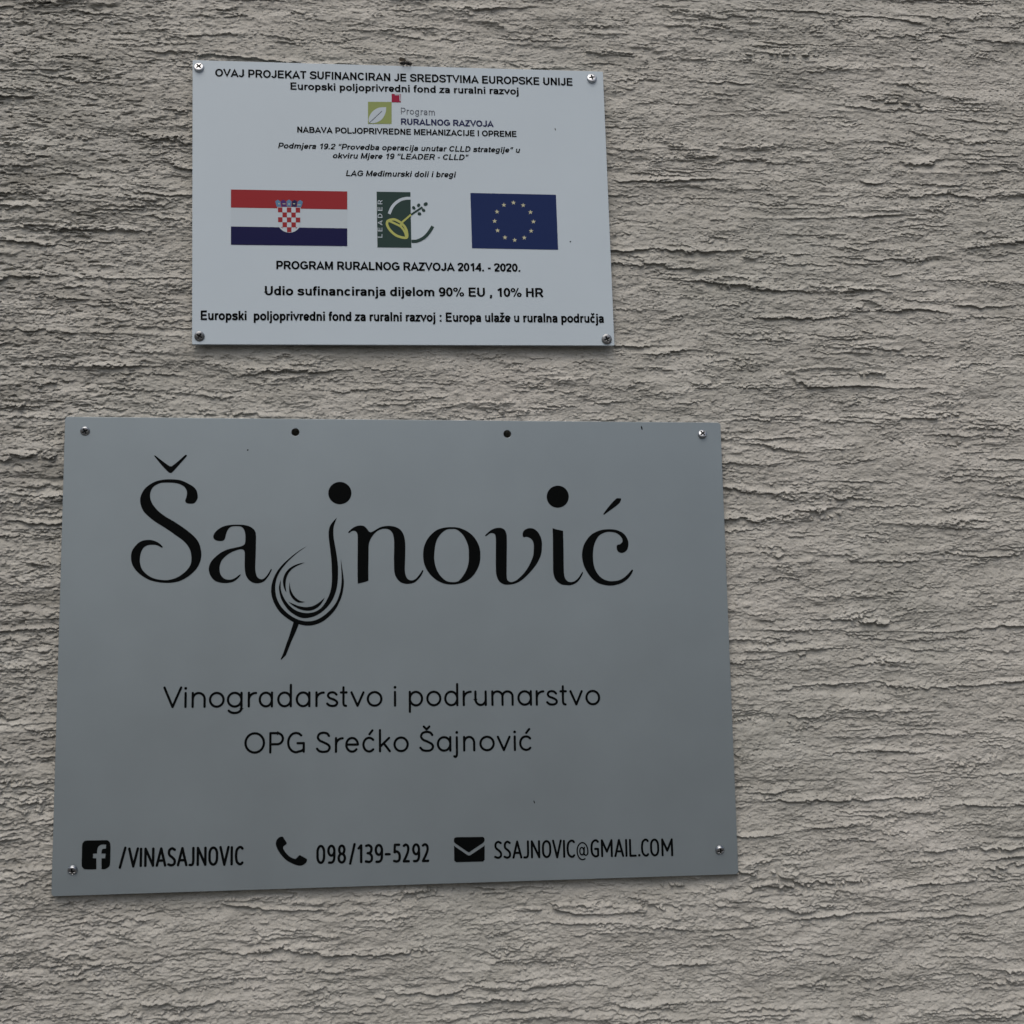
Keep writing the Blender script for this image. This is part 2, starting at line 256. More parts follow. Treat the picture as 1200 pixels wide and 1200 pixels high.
ART = {
    'hr': [(-173.31,11.56),(-57.54,11.53),(-58.34,-45.94),(-173.43,-45.93)],
    'hr_red': [(-173.35,-7.38),(-57.81,-7.52)],
    'hr_blue': [(-173.39,-27.05),(-58.08,-27.4)],
    'shield': [(-126.85,-6.68),(-104.91,-6.34),(-105.03,-20.45),(-116.16,-32.31),(-126.95,-20.77)],
    'crown': [(-128.63,-0.22),(-103.36,0.2),(-104.69,-6.33),(-127.19,-6.69),(-115.89,2.01)],
    'eu': [(67.7,12.16),(156.35,11.76),(156.55,-47.23),(67.8,-46.66)],
    'eu_c': [(111.86,-17.56),(131.5,-17.73),(112.5,2.75)],
    'ld_rect': [(-27.94,11.86),(6.38,11.91),(6.16,-46.88),(-28.09,-46.96)],
    'ld_arc1': [(-15.71,-11.5),(-13.0,-5.21),(-9.34,-0.4),(-4.07,3.43),(1.16,5.08),(6.38,5.44)],
    'ld_arc2': [(6.43,-40.14),(11.95,-39.73),(17.86,-36.95),(22.5,-32.83),(25.87,-28.04),(28.37,-23.94)],
    'ld_neck1': [(-2.91,-20.45),(6.42,-12.04)],
    'ld_neck2': [(6.42,-12.04),(18.25,-3.83)],
    'ld_pegs': [(9.43,-4.72),(14.38,-1.92),(21.65,-0.51),(19.29,-7.08),(15.03,-10.89)],
    'ld_body': [(-14.85,-17.78),(-10.31,-17.38),(-4.53,-20.34),(-0.08,-25.01),(1.89,-30.4),(1.64,-36.15),(-2.89,-36.2),(-9.33,-33.93),(-15.05,-28.6),(-17.87,-23.24),(-17.47,-19.51)],
    'ld_mid': [(-15.53,-19.14),(-9.74,-21.77),(-3.97,-25.07),(-0.19,-30.43),(1.14,-35.48)],
    'ld_mid2': [(-4.61,-24.4),(-2.92,-20.99)],
    'ld_text': [(-22.95,-36.67),(-22.26,2.99),(-27.79,-36.73)],
    'pr_sq': [(-35.11,107.96),(-10.95,108.44),(-11.38,84.72),(-35.49,84.14)],
    'pr_red': [(-10.79,117.09),(-1.29,117.19),(-1.47,108.22),(-10.95,108.13)],
    'pr_leaf': [(-34.32,84.94),(-34.67,89.84),(-31.22,96.83),(-24.61,101.61),(-16.59,102.59),(-17.43,96.41),(-21.19,89.4),(-27.79,85.4)],
    'pr_vein': [(-34.32,84.94),(-29.16,89.97),(-21.03,98.16)],
    'scr_s': [(-204.93,140.34),(198.92,139.94),(203.32,-141.62),(-204.04,-139.99)],
    'scr_b': [(-305.84,211.14),(305.48,212.74),(307.03,-201.27),(-306.48,-201.8)],
    'holes': [(-105.04,211.66),(104.98,211.6)],
    'speck_b': [(-151.08,193.51),(105.95,193.07),(124.88,-150.94),(242.62,218.87)],
    'speck_s': [(158.16,82.87),(169.59,-38.41)],
    'fly': [(2.75,151.52)],
}
SPACING = {
    'vino': [('V',-227.68,-209.98),('i',-207.76,-205.92),('n',-201.29,-187.96),('o',-185.18,-170.32),('g',-168.46,-153.55),('r',-148.88,-139.91),('a',-138.6,-124.93),('d',-121.17,-107.08),('a',-103.69,-89.55),('r',-85.02,-75.94),('s',-74.8,-63.06),('t',-61.73,-54.13),('v',-51.66,-37.96),('o',-36.05,-20.78),('i',-10.01,-7.52),('p',4.37,18.41),('o',21.3,36.15),('d',38.66,52.59),('r',56.66,65.78),('u',68.11,80.36),('m',84.65,106.71),('a',110.23,124.73),('r',128.27,137.11),('s',138.49,150.31),('t',151.88,159.38),('v',161.75,175.2),('o',177.58,192.45)],
    'opg': [('O',-151.64,-132.1),('P',-128.37,-114.36),('G',-111.55,-94.68),('S',-84.34,-70.22),('r',-66.45,-57.95),('e',-56.62,-43.37),('ć',-40.34,-27.62),('k',-24.53,-12.91),('o',-10.63,4.26),('Š',14.21,28.59),('a',31.09,45.32),('j',46.86,51.68),('n',56.5,68.48),('o',72.35,87.46),('v',89.4,103.01),('i',105.73,108.26),('ć',111.19,124.45)],
    'fb': [('/',-265.27,-258.38),('V',-257.07,-246.99),('I',-246.33,-244.14),('N',-242.27,-232.93),('A',-231.83,-221.93),('S',-221.38,-213.11),('A',-212.55,-202.61),('J',-201.84,-196.31),('N',-194.54,-185.23),('O',-183.78,-174.57),('V',-173.79,-164.11),('I',-163.22,-161.21),('C',-159.32,-151.18)],
    'tel': [('0',-83.74,-75.26),('9',-73.56,-65.63),('8',-63.92,-55.75),('/',-53.14,-46.65),('1',-45.17,-39.82),('3',-38.34,-30.35),('9',-28.98,-20.87),('-',-19.5,-13.55),('5',-11.71,-4.03),('2',-2.66,4.58),('9',6.53,14.35),('2',15.5,22.99)],
    'mail': [('S',85.0,92.99),('S',94.06,101.65),('A',102.72,112.39),('J',113.22,119.01),('N',120.67,129.79),('O',131.45,140.59),('V',141.42,150.99),('I',152.24,153.91),('C',155.57,163.91),('@',164.75,177.29),('G',178.96,187.34),('M',189.18,200.77),('A',202.2,211.95),('I',213.22,215.07),('L',216.92,224.34),('.',225.86,227.72),('C',228.73,236.59),('O',237.69,246.75),('M',248.87,260.49)],
}


def E(cx, cy, rx, ry, a0, a1, n=14):
    return [(cx + rx * math.cos(math.radians(a0 + (a1 - a0) * i / n)), cy + ry * math.sin(math.radians(a0 + (a1 - a0) * i / n))) for i in range(n + 1)]
def O_(cx, cy, rx, ry): return ('o', E(cx, cy, rx, ry, 0, 345, 23))
def l(*p): return ('l', list(p))
def s_(*p): return ('s', list(p))
BOWL = O_(.5, .37, .5, .32)
S_L = s_((.95, .80), (.80, .91), (.5, .95), (.18, .89), (.06, .73), (.22, .58), (.55, .49), (.9, .37), (1, .23), (.84, .09), (.5, .05), (.18, .09), (0, .20))
LIGHT = {
    'V': [l((0, .95), (.5, .05)), l((1, .95), (.5, .05))],
    'i': [l((.5, .05), (.5, .69)), ('d', [(.5, .91)])],
    'n': [l((0, .05), (0, .69)), l((0, .38), *E(.5, .41, .5, .28, 180, 0), (1, .05))],
    'o': [BOWL],
    'g': [BOWL, l((1, .69), (1, -.03), *E(.5, -.03, .5, .22, 0, -150))],
    'r': [l((0, .05), (0, .69)), s_((0, .40), *E(1, .38, 1, .30, 175, 90, 5))],
    'a': [BOWL, l((1, .05), (1, .69))],
    'd': [BOWL, l((1, .05), (1, 1.05))],
    's': [s_((.93, .58), (.75, .66), (.5, .69), (.2, .65), (.08, .54), (.22, .43), (.55, .37), (.88, .29), (1, .19), (.85, .08), (.5, .05), (.2, .08), (0, .16))],
    't': [s_((.45, .92), (.45, .55), (.45, .2), (.58, .08), (.9, .05)), l((0, .68), (1, .68))],
    'v': [l((0, .68), (.5, .05)), l((1, .68), (.5, .05))],
    'p': [BOWL, l((0, .69), (0, -.25))],
    'u': [l((0, .69), (0, .33), *E(.5, .33, .5, .28, 180, 360), (1, .69)), l((1, .69), (1, .05))],
    'm': [l((0, .05), (0, .69)), l((0, .40), *E(.25, .45, .25, .24, 180, 0), (.5, .05)), l((.5, .40), *E(.75, .45, .25, .24, 180, 0), (1, .05))],
    'O': [O_(.5, .5, .5, .45)],
    'P': [l((0, .05), (0, .95)), l((0, .95), (.55, .95), *E(.55, .69, .45, .26, 90, -90), (0, .43))],
    'G': [s_(*E(.5, .5, .5, .45, 48, 290), (.88, .12), (1, .20)), l((1, .07), (1, .47)), l((1, .47), (.6, .47))],
    'S': [S_L],
    'e': [l((0, .38), (1, .38)), s_((1, .38), *E(.5, .37, .5, .32, 8, 318))],
    '\u0107': [s_(*E(.52, .37, .52, .32, 45, 315)), l((.55, .86), (.82, 1.04))],
    'k': [l((0, .05), (0, 1.05)), l((.93, .68), (0, .26)), l((.38, .43), (1, .05))],
    'j': [s_((1, .68), (1, .3), (1, -.08), (.8, -.21), (.4, -.25), (0, -.22)), ('d', [(1, .91)])],
    '\u0160': [S_L, l((.28, 1.2), (.5, 1.07)), l((.72, 1.2), (.5, 1.07))],
}
OVAL = ('o', E(.5, .62, .5, .31, 0, 180, 12) + E(.5, .38, .5, .31, 180, 360, 12))
C_ = [(1, .86), (.78, .93), (.45, .92), (.12, .80), (0, .6), (0, .4), (.12, .20), (.45, .08), (.78, .07), (1, .14)]
COND = {
    'V': LIGHT['V'], 'I': [l((.5, .07), (.5, .93))],
    'N': [l((0, .07), (0, .93)), l((0, .93), (1, .07)), l((1, .93), (1, .07))],
    'A': [l((0, .07), (.5, .93)), l((1, .07), (.5, .93)), l((.2, .32), (.8, .32))],
    'S': [s_((.95, .86), (.55, .93), (.15, .84), (.08, .68), (.25, .56), (.6, .47), (.95, .33), (.92, .15), (.5, .07), (0, .12))],
    'J': [s_((1, .93), (1, .6), (1, .28), (.85, .12), (.5, .07), (0, .07))],
    'O': [OVAL], '0': [OVAL], 'C': [s_(*C_)],
    'G': [s_(*C_[:-1], (1, .12)), l((1, .12), (1, .47)), l((1, .47), (.55, .47))],
    '/': [l((0, 0), (1, 1))], '-': [l((0, .45), (1, .45))],
    '9': [O_(.5, .68, .5, .25), s_((1, .68), (1, .42), (.92, .2), (.6, .08), (.12, .07))],
    '8': [O_(.5, .72, .42, .21), O_(.5, .29, .5, .22)],
    '1': [l((.0, .78), (.8, .93)), l((.8, .93), (.8, .07))],
    '3': [s_((.05, .90), (.5, .93), (.9, .82), (.88, .62), (.6, .53), (.3, .52)), s_((.3, .52), (.7, .49), (1, .34), (.93, .15), (.55, .07), (0, .10))],
    '5': [l((.9, .93), (.15, .93)), l((.15, .93), (.1, .55)), s_((.1, .55), (.5, .58), (.9, .48), (1, .3), (.9, .14), (.5, .07), (0, .10))],
    '2': [s_((.05, .87), (.45, .93), (.85, .84), (.9, .65), (.65, .42), (.05, .07)), l((.05, .07), (1, .07))],
    'M': [l((0, .07), (0, .93)), l((0, .93), (.5, .32)), l((1, .93), (.5, .32)), l((1, .93), (1, .07))],
    'L': [l((0, .93), (0, .07)), l((0, .07), (1, .07))], '.': [('d', [(.5, .09)])],
    '@': [s_(*E(.5, .36, .5, .46, 295, -20, 20), (.82, .13), (.7, .17)), O_(.44, .36, .19, .20), l((.68, .57), (.64, .16))],
}

ST = ('l', [(138, 0), (138, 716)])           # left stem of a capital
def LB(cx): return ('o', E(cx, 260, 182, 195, 0, 345, 23))
def stem(x, a=0, b=519): return l((x, a), (x, b))
def wedge(*p): return s_(*p)
CARON = l((130, 745), (268, 625), (406, 745))
Z_ = l((40, 454), (400, 454), (80, 65), (465, 65))
C_L = s_(*E(290, 260, 190, 195, 42, 318))
D_L = [stem(475, 0, 716), LB(285)]
GROT = {
    ' ': (278, []), 'A': (722, [l((60, 0), (361, 640), (662, 0)), l((180, 205), (540, 205))]),
    'B': (722, [ST, l((138, 651), (400, 651), *E(410, 512, 160, 139, 90, -90), (138, 373)), l((400, 373), *E(420, 219, 188, 154, 90, -90), (138, 65))]),
    'C': (722, [s_(*E(375, 358, 265, 293, 38, 322))]),
    'D': (722, [ST, l((138, 651), (330, 651), *E(330, 358, 280, 293, 90, -90), (138, 65))]),
    'E': (667, [ST, l((138, 656), (610, 656)), l((138, 370), (580, 370)), l((138, 60), (620, 60))]),
    'F': (611, [ST, l((138, 656), (580, 656)), l((138, 350), (520, 350))]),
    'G': (778, [s_(*E(395, 358, 285, 293, 40, 305), (665, 150)), l((665, 95), (665, 400)), l((400, 335), (665, 335))]),
    'H': (722, [ST, stem(584, 0, 716), l((138, 375), (584, 375))]), 'I': (278, [stem(139, 0, 716)]),
    'J': (556, [l((420, 716), (420, 230), *E(250, 230, 170, 165, 0, -165))]),
    'K': (722, [ST, l((640, 716), (190, 260)), l((320, 400), (655, 0))]),
    'L': (611, [stem(135, 0, 716), l((135, 60), (580, 60))]),
    'M': (833, [stem(132, 0, 716), stem(701, 0, 716), l((140, 700), (416, 90), (693, 700))]),
    'N': (722, [ST, stem(584, 0, 716), l((138, 690), (584, 26))]),
    'O': (778, [('o', E(389, 358, 285, 295, 0, 345, 23))]),
    'P': (667, [ST, l((138, 654), (400, 654), *E(410, 472, 165, 182, 90, -90), (138, 290))]),
    'R': (722, [ST, l((138, 654), (420, 654), *E(430, 490, 165, 164, 90, -90), (138, 326)), l((400, 330), (645, 0))]),
    'S': (667, [s_((575, 510), (545, 610), (450, 652), (330, 655), (200, 635), (118, 550), (135, 455), (250, 395), (390, 360), (510, 325), (575, 245), (545, 115), (440, 68), (330, 62), (195, 80), (110, 140), (85, 225))]),
    'T': (611, [l((22, 654), (589, 654)), stem(305, 0, 640)]),
    'U': (722, [l((138, 716), (138, 265), *E(361, 265, 223, 205, 180, 360), (584, 716))]),
    'V': (667, [l((45, 716), (333, 90), (622, 716))]), 'Z': (611, [l((45, 654), (490, 654), (90, 62), (570, 62))]),
    'a': (556, [s_((95, 370), (140, 440), (265, 456), (390, 430), (425, 330), (425, 160), (430, 0)), s_((425, 300), (300, 272), (160, 245), (108, 160), (160, 72), (260, 62), (380, 110), (425, 210))]),
    'b': (611, [stem(136, 0, 716), LB(325)]), 'c': (556, [C_L]), 'd': (611, D_L),
    'e': (556, [l((100, 248), (475, 248)), s_(*E(285, 260, 190, 195, 0, 325))]),
    'f': (333, [s_((145, 0), (145, 300), (147, 560), (180, 640), (250, 657), (330, 648)), l((18, 462), (312, 462))]),
    'g': (611, [LB(285), l((475, 519), (475, -30), *E(285, -20, 190, 130, 0, -160))]),
    'i': (278, [stem(139), stem(139, 592, 716)]),
    'j': (278, [s_((139, 519), (139, 200), (139, -50), (105, -138), (-10, -148)), stem(139, 592, 716)]),
    'k': (556, [stem(135, 0, 716), l((480, 519), (160, 175)), l((270, 300), (490, 0))]), 'l': (278, [stem(139, 0, 716)]),
    'm': (889, [stem(132), l((132, 300), *E(288, 300, 156, 155, 180, 0), (444, 0)), l((444, 300), *E(600, 300, 156, 155, 180, 0), (756, 0))]),
    'n': (611, [stem(135), l((135, 290), *E(305, 295, 170, 160, 180, 0), (475, 0))]),
    'o': (611, [('o', E(305, 260, 205, 197, 0, 345, 23))]), 'p': (611, [stem(136, -198, 519), LB(325)]),
    'r': (389, [stem(135), s_((135, 300), (165, 400), (245, 450), (385, 446))]),
    's': (556, [s_((465, 370), (420, 440), (280, 458), (140, 430), (112, 365), (170, 305), (290, 275), (420, 235), (462, 155), (400, 80), (270, 60), (130, 85), (80, 165))]),
    't': (333, [s_((150, 670), (150, 400), (150, 140), (175, 72), (240, 58), (320, 68)), l((18, 462), (312, 462))]),
    'u': (611, [l((135, 519), (135, 220), *E(305, 222, 170, 160, 180, 360), (475, 519)), stem(475)]),
    'v': (556, [l((45, 519), (278, 85), (511, 519))]), 'z': (500, [Z_]),
    '\u017e': (500, [Z_, ('l', [(x - 18, y) for x, y in CARON[1]], 0.8)]), '\u010d': (556, [C_L, ('l', [(x + 20, y) for x, y in CARON[1]], 0.8)]),
    '\u0111': (611, D_L + [('l', [(330, 612), (600, 612)], 0.75)]),
    '0': (556, [('o', E(278, 358, 182, 293, 0, 345, 23))]), '1': (556, [stem(350, 0, 716), l((370, 650), (115, 500))]),
    '2': (556, [s_((75, 500), (110, 610), (270, 656), (430, 610), (452, 500), (395, 380), (230, 220), (85, 75)), l((55, 60), (505, 60))]),
    '4': (556, [stem(405, 0, 716), l((395, 670), (85, 215), (530, 215))]),
    '9': (556, [('o', E(272, 470, 178, 187, 0, 345, 23)), s_((450, 470), (450, 300), (400, 125), (270, 62), (90, 95))]),
    '.': (278, [stem(139, 0, 140)]), ',': (278, [l((139, 140), (139, 0), (90, -120))]),
    ':': (333, [stem(166, 0, 140), stem(166, 379, 519)]), '-': (333, [l((40, 262), (293, 262))]),
    '%': (889, [('o', E(205, 540, 125, 120, 0, 345, 15), 0.75), ('o', E(685, 172, 125, 120, 0, 345, 15), 0.75), ('l', [(625, 716), (265, 0)], 0.6)]),
    '\u201c': (440, [('l', [(150, 716), (110, 470)], 0.8), ('l', [(330, 716), (290, 470)], 0.8)]),
    '\u201d': (440, [('l', [(150, 716), (110, 470)], 0.8), ('l', [(330, 716), (290, 470)], 0.8)]),
}

def stroke_line(table, spacing, line, w):
    x0, z0, x1, z1, cap = line
    s = Sheet()
    for ch, a, b in spacing:
        k = 0
        a, b = a + w / 2, b - w / 2
        if b - a < w * 0.3: a = b = (a + b) / 2
        for kind, pts in table[ch]:
            ww = w * 0.62 if ch == '@' else w
            if kind in 's': pts = smooth_open(pts, 5)
            P = []
            for (u, v) in pts:
                x = a + (b - a) * u
                P.append((x, z0 + (z1 - z0) * (x - x0) / (x1 - x0) + v * cap))
            ex = 0.02 * k; k += 1
            if kind == 'd':
                s.poly([(P[0][0] + ww * .62 * math.cos(i * math.pi / 8), P[0][1] + ww * .62 * math.sin(i * math.pi / 8)) for i in range(16)], ex)
            else: s.ribbon(P, ww, ex, closed=(kind == 'o'))
    return s

# ------------------------------------------------------------------ materials
def plaster_material():
    m, nt, b = principled('rough_plaster', (0.4, 0.37, 0.33), 0.95, 0, 0.15)
    N, L = nt.nodes, nt.links
    co = N.new('ShaderNodeTexCoord')
    def noise(scale, detail, rough, sx=1.0):
        mp = N.new('ShaderNodeMapping'); mp.inputs['Scale'].default_value = (sx, 1, 1)
        L.new(co.outputs['Object'], mp.inputs[0])
        t = N.new('ShaderNodeTexNoise'); t.inputs['Scale'].default_value = scale
        t.inputs['Detail'].default_value = detail; t.inputs['Roughness'].default_value = rough
        L.new(mp.outputs[0], t.inputs[0]); return t
    big, mid, fine = noise(4.5, 3, 0.55), noise(45, 4, 0.6, 0.5), noise(900, 3, 0.7)
    r1 = N.new('ShaderNodeValToRGB')
    r1.color_ramp.elements[0].position = 0.30; r1.color_ramp.elements[0].color = (*PL_A, 1)
    r1.color_ramp.elements[1].position = 0.72; r1.color_ramp.elements[1].color = (*PL_B, 1)
    L.new(big.outputs[0], r1.inputs[0])
    mx = N.new('ShaderNodeMix'); mx.data_type = 'RGBA'; mx.blend_type = 'MULTIPLY'; mx.inputs[0].default_value = 1.0
    r2 = N.new('ShaderNodeValToRGB')
    r2.color_ramp.elements[0].position = 0.25; r2.color_ramp.elements[0].color = (0.80, 0.79, 0.77, 1)
    r2.color_ramp.elements[1].position = 0.70; r2.color_ramp.elements[1].color = (1.06, 1.05, 1.04, 1)
    L.new(mid.outputs[0], r2.inputs[0])
    L.new(r1.outputs[0], mx.inputs[6]); L.new(r2.outputs[0], mx.inputs[7])
    mx2 = N.new('ShaderNodeMix'); mx2.data_type = 'RGBA'; mx2.blend_type = 'MULTIPLY'; mx2.inputs[0].default_value = 1.0
    r3 = N.new('ShaderNodeValToRGB')
    r3.color_ramp.elements[0].position = 0.25; r3.color_ramp.elements[0].color = (0.84, 0.84, 0.83, 1)
    r3.color_ramp.elements[1].position = 0.75; r3.color_ramp.elements[1].color = (1.08, 1.08, 1.08, 1)
    L.new(fine.outputs[0], r3.inputs[0])
    L.new(mx.outputs[2], mx2.inputs[6]); L.new(r3.outputs[0], mx2.inputs[7])
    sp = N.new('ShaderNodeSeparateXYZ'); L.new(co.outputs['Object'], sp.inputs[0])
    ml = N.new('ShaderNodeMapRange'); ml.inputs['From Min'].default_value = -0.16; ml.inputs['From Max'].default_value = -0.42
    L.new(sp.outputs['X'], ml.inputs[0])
    shade_streak_map = N.new('ShaderNodeMapping'); shade_streak_map.inputs['Scale'].default_value = (1, 1, 7)
    L.new(co.outputs['Object'], shade_streak_map.inputs[0])
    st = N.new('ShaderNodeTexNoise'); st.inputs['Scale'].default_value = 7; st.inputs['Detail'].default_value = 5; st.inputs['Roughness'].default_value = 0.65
    L.new(shade_streak_map.outputs[0], st.inputs[0])
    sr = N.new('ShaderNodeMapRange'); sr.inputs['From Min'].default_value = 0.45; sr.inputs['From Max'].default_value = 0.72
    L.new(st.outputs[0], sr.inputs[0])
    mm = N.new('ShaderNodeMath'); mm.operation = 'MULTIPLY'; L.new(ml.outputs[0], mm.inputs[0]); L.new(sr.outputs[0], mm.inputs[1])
    m3 = N.new('ShaderNodeMix'); m3.data_type = 'RGBA'; m3.inputs[7].default_value = (0.13, 0.125, 0.105, 1)  # colour streaked darker towards the left, in place of weaker light there
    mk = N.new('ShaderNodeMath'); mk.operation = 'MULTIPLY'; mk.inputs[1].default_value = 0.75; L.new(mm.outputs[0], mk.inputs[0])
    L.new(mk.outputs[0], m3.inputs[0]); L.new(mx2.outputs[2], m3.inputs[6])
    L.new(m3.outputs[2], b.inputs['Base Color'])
    bp = N.new('ShaderNodeBump'); bp.inputs['Strength'].default_value = 0.55; bp.inputs['Distance'].default_value = 0.0010
    grain = noise(520, 5, 0.65)
    L.new(grain.outputs[0], bp.inputs['Height']); L.new(bp.outputs[0], b.inputs['Normal'])
    return m

def panel_material(name, base, rough, metal, speck):
    """coated sheet: very faint cloudiness in colour and gloss, a fine orange-peel"""
    m, nt, b = principled(name, base, rough, metal)
    N, L = nt.nodes, nt.links
    co = N.new('ShaderNodeTexCoord')
    t = N.new('ShaderNodeTexNoise'); t.inputs['Scale'].default_value = 9; t.inputs['Detail'].default_value = 6; t.inputs['Roughness'].default_value = 0.62
    L.new(co.outputs['Object'], t.inputs[0])
    r = N.new('ShaderNodeValToRGB')
    r.color_ramp.elements[0].position = 0.25; r.color_ramp.elements[0].color = (*(c * (1 - speck) for c in base), 1)
    r.color_ramp.elements[1].position = 0.75; r.color_ramp.elements[1].color = (*(c * (1 + speck) for c in base), 1)
    L.new(t.outputs[0], r.inputs[0]); L.new(r.outputs[0], b.inputs['Base Color'])
    rr = N.new('ShaderNodeMapRange'); rr.inputs['To Min'].default_value = rough - 0.05; rr.inputs['To Max'].default_value = rough + 0.06
    L.new(t.outputs[0], rr.inputs[0]); L.new(rr.outputs[0], b.inputs['Roughness'])
    f = N.new('ShaderNodeTexNoise'); f.inputs['Scale'].default_value = 700; f.inputs['Detail'].default_value = 2
    L.new(co.outputs['Object'], f.inputs[0])
    bp = N.new('ShaderNodeBump'); bp.inputs['Strength'].default_value = 0.10; bp.inputs['Distance'].default_value = 0.0002
    L.new(f.outputs[0], bp.inputs['Height']); L.new(bp.outputs[0], b.inputs['Normal'])
    return m

PL_A, PL_B = (0.452, 0.458, 0.428), (0.535, 0.530, 0.500)
M_PLASTER = plaster_material()
M_GREY = panel_material('grey_coated_sheet', (0.272, 0.322, 0.350), 0.36, 0.56, 0.045)
M_WHITE = panel_material('white_coated_sheet', (0.490, 0.580, 0.646), 0.40, 0.0, 0.02)
def ink(name, c, rough=0.5): return principled(name, c, rough, 0, 0.08)[0]
M_BLACK = principled('black_ink', (0.0020, 0.0028, 0.0030), 0.6, 0, 0.04)[0]
M_NAVY = ink('navy_ink', (0.022, 0.026, 0.085))
M_GREYINK = ink('dark_grey_ink', (0.10, 0.11, 0.14))
M_RED = ink('red_ink', (0.29, 0.029, 0.035))
M_FLAGBLUE = ink('dark_blue_ink', (0.010, 0.011, 0.060))
M_EUBLUE = ink('blue_ink', (0.013, 0.027, 0.102))
M_STAR = ink('pale_yellow_ink', (0.52, 0.52, 0.36))
M_DKGREEN = ink('dark_green_ink', (0.028, 0.055, 0.050))
M_LIME = ink('lime_ink', (0.42, 0.45, 0.14))
M_LEAFGREEN = ink('leaf_green_ink', (0.27, 0.33, 0.125))
M_PALE = ink('pale_ink', (0.49, 0.57, 0.63))
M_CRIMSON = ink('crimson_ink', (0.30, 0.02, 0.055))
M_LIGHTBLUE = ink('light_blue_ink', (0.11, 0.22, 0.36))
M_PURPLE = ink('purple_ink', (0.07, 0.035, 0.16))
M_ZINC, nt, b = principled('zinc_plated_steel', (0.44, 0.46, 0.48), 0.32, 1.0)
t = nt.nodes.new('ShaderNodeTexNoise'); t.inputs['Scale'].default_value = 400; t.inputs['Detail'].default_value = 3
rr = nt.nodes.new('ShaderNodeMapRange'); rr.inputs['To Min'].default_value = 0.20; rr.inputs['To Max'].default_value = 0.42
nt.links.new(t.outputs[0], rr.inputs[0]); nt.links.new(rr.outputs[0], b.inputs['Roughness'])
M_ZINC_SHADED, nt, b = principled('shaded_zinc_steel', (0.30, 0.31, 0.32), 0.36, 1.0)  # zinc darkened in colour as shade, for the notice's down-tilted screws
M_RECESS = principled('shaded_recess', (0.035, 0.037, 0.038), 0.55, 0.4)[0]  # shade inside the cross recess, painted in as a near-black colour
M_CHITIN = principled('insect_shell', (0.010, 0.009, 0.007), 0.45)[0]
M_WING, nt, b = principled('insect_wing', (0.10, 0.085, 0.06), 0.35)
b.inputs['Alpha'].default_value = 0.85

# ------------------------------------------------------------------ ground
gm, nt, b = principled('asphalt', (0.10, 0.098, 0.092), 0.9)
t = nt.nodes.new('ShaderNodeTexNoise'); t.inputs['Scale'].default_value = 60; t.inputs['Detail'].default_value = 6
r = nt.nodes.new('ShaderNodeValToRGB')
r.color_ramp.elements[0].color = (0.04, 0.039, 0.037, 1); r.color_ramp.elements[1].color = (0.09, 0.087, 0.082, 1)
nt.links.new(t.outputs[0], r.inputs[0]); nt.links.new(r.outputs[0], b.inputs['Base Color'])
g = link('ground', mesh('ground', [(-150, -150, 0), (150, -150, 0), (150, 150, 0), (-150, 150, 0)], [(0, 1, 2, 3)]), gm)
tag(g, kind='structure')

# ------------------------------------------------------------------ the plastered wall: real relief of overlapping horizontal drags
rng = np.random.default_rng(11)
RX, RZ = 0.0009, 0.00065                     # metres per relief sample
NX, NZ = 1500, 2000                          # the relief repeats only beyond the part near the signs
kx = np.fft.rfftfreq(NX, RX)[None, :]
kz = np.fft.fftfreq(NZ, RZ)[:, None]
def field(Lx, Lz, p=2.0, tilt=0.0):
    w = np.fft.rfft2(rng.standard_normal((NZ, NX)))
    q = (kx * Lx) ** 2 + ((kz + tilt * kx) * Lz) ** 2
    h = np.fft.irfft2(w / (1 + q) ** p, s=(NZ, NX))
    h -= h.mean()
    return h / h.std()
def sstep(a, b, x):
    t = np.clip((x - a) / (b - a), 0, 1); return t * t * (3 - 2 * t)
zz = (np.arange(NZ) * RZ)[:, None]           # measured downwards
zz_len = NZ * RZ
def drags(lam, warp, amp, sharp=0.10):
    n = round(zz_len / lam)
    ph = zz / zz_len * n + warp
    u = ph - np.floor(ph)
    tooth = np.where(u < 1 - sharp, (u / (1 - sharp)) ** 2.2, (1 - u) / sharp)
    return amp * (tooth - 0.3)
CRUMB = field(0.0050, 0.0036, 1.5)
W1 = 0.65 * field(0.55, 0.05) + 0.17 * field(0.065, 0.011) + 0.068 * field(0.015, 0.006, 1.6) + 0.046 * CRUMB
W2 = 0.75 * field(0.36, 0.028) + 0.22 * field(0.040, 0.008) + 0.11 * field(0.009, 0.0045, 1.5) + 0.08 * CRUMB
W3 = 0.90 * field(0.14, 0.014) + 0.32 * field(0.018, 0.005, 1.6) + 0.15 * CRUMB
A1 = 1.15 * sstep(-0.15, 2.0, field(0.15, 0.013))
A2 = 0.06 + 0.94 * sstep(-0.25, 1.8, field(0.055, 0.009))
A3 = 0.12 + 0.88 * sstep(-0.4, 1.5, field(0.035, 0.007))
relief = (drags(0.021, W1, 0.0036 * A1, 0.035) + drags(0.0118, W2, 0.0022 * A2, 0.050) + drags(0.0062, W3, 0.0009 * A3, 0.09)
          + 0.0007 * field(0.12, 0.04) + 0.00030 * field(0.016, 0.009, 1.8) + 0.00016 * field(0.0055, 0.0034, 1.5) + 0.00008 * field(0.0026, 0.0018, 1.3))
nod = field(0.0024, 0.0018, 1.8)             # lumps of grit and small pits
dashes = sstep(1.0, 2.3, field(0.011, 0.0036, 1.8))     # torn horizontal pits, thickest towards the left
relief += 0.0011 * sstep(1.3, 2.8, nod) - 0.0014 * sstep(1.5, 2.8, -nod) * sstep(-0.5, 1, field(0.05, 0.02))

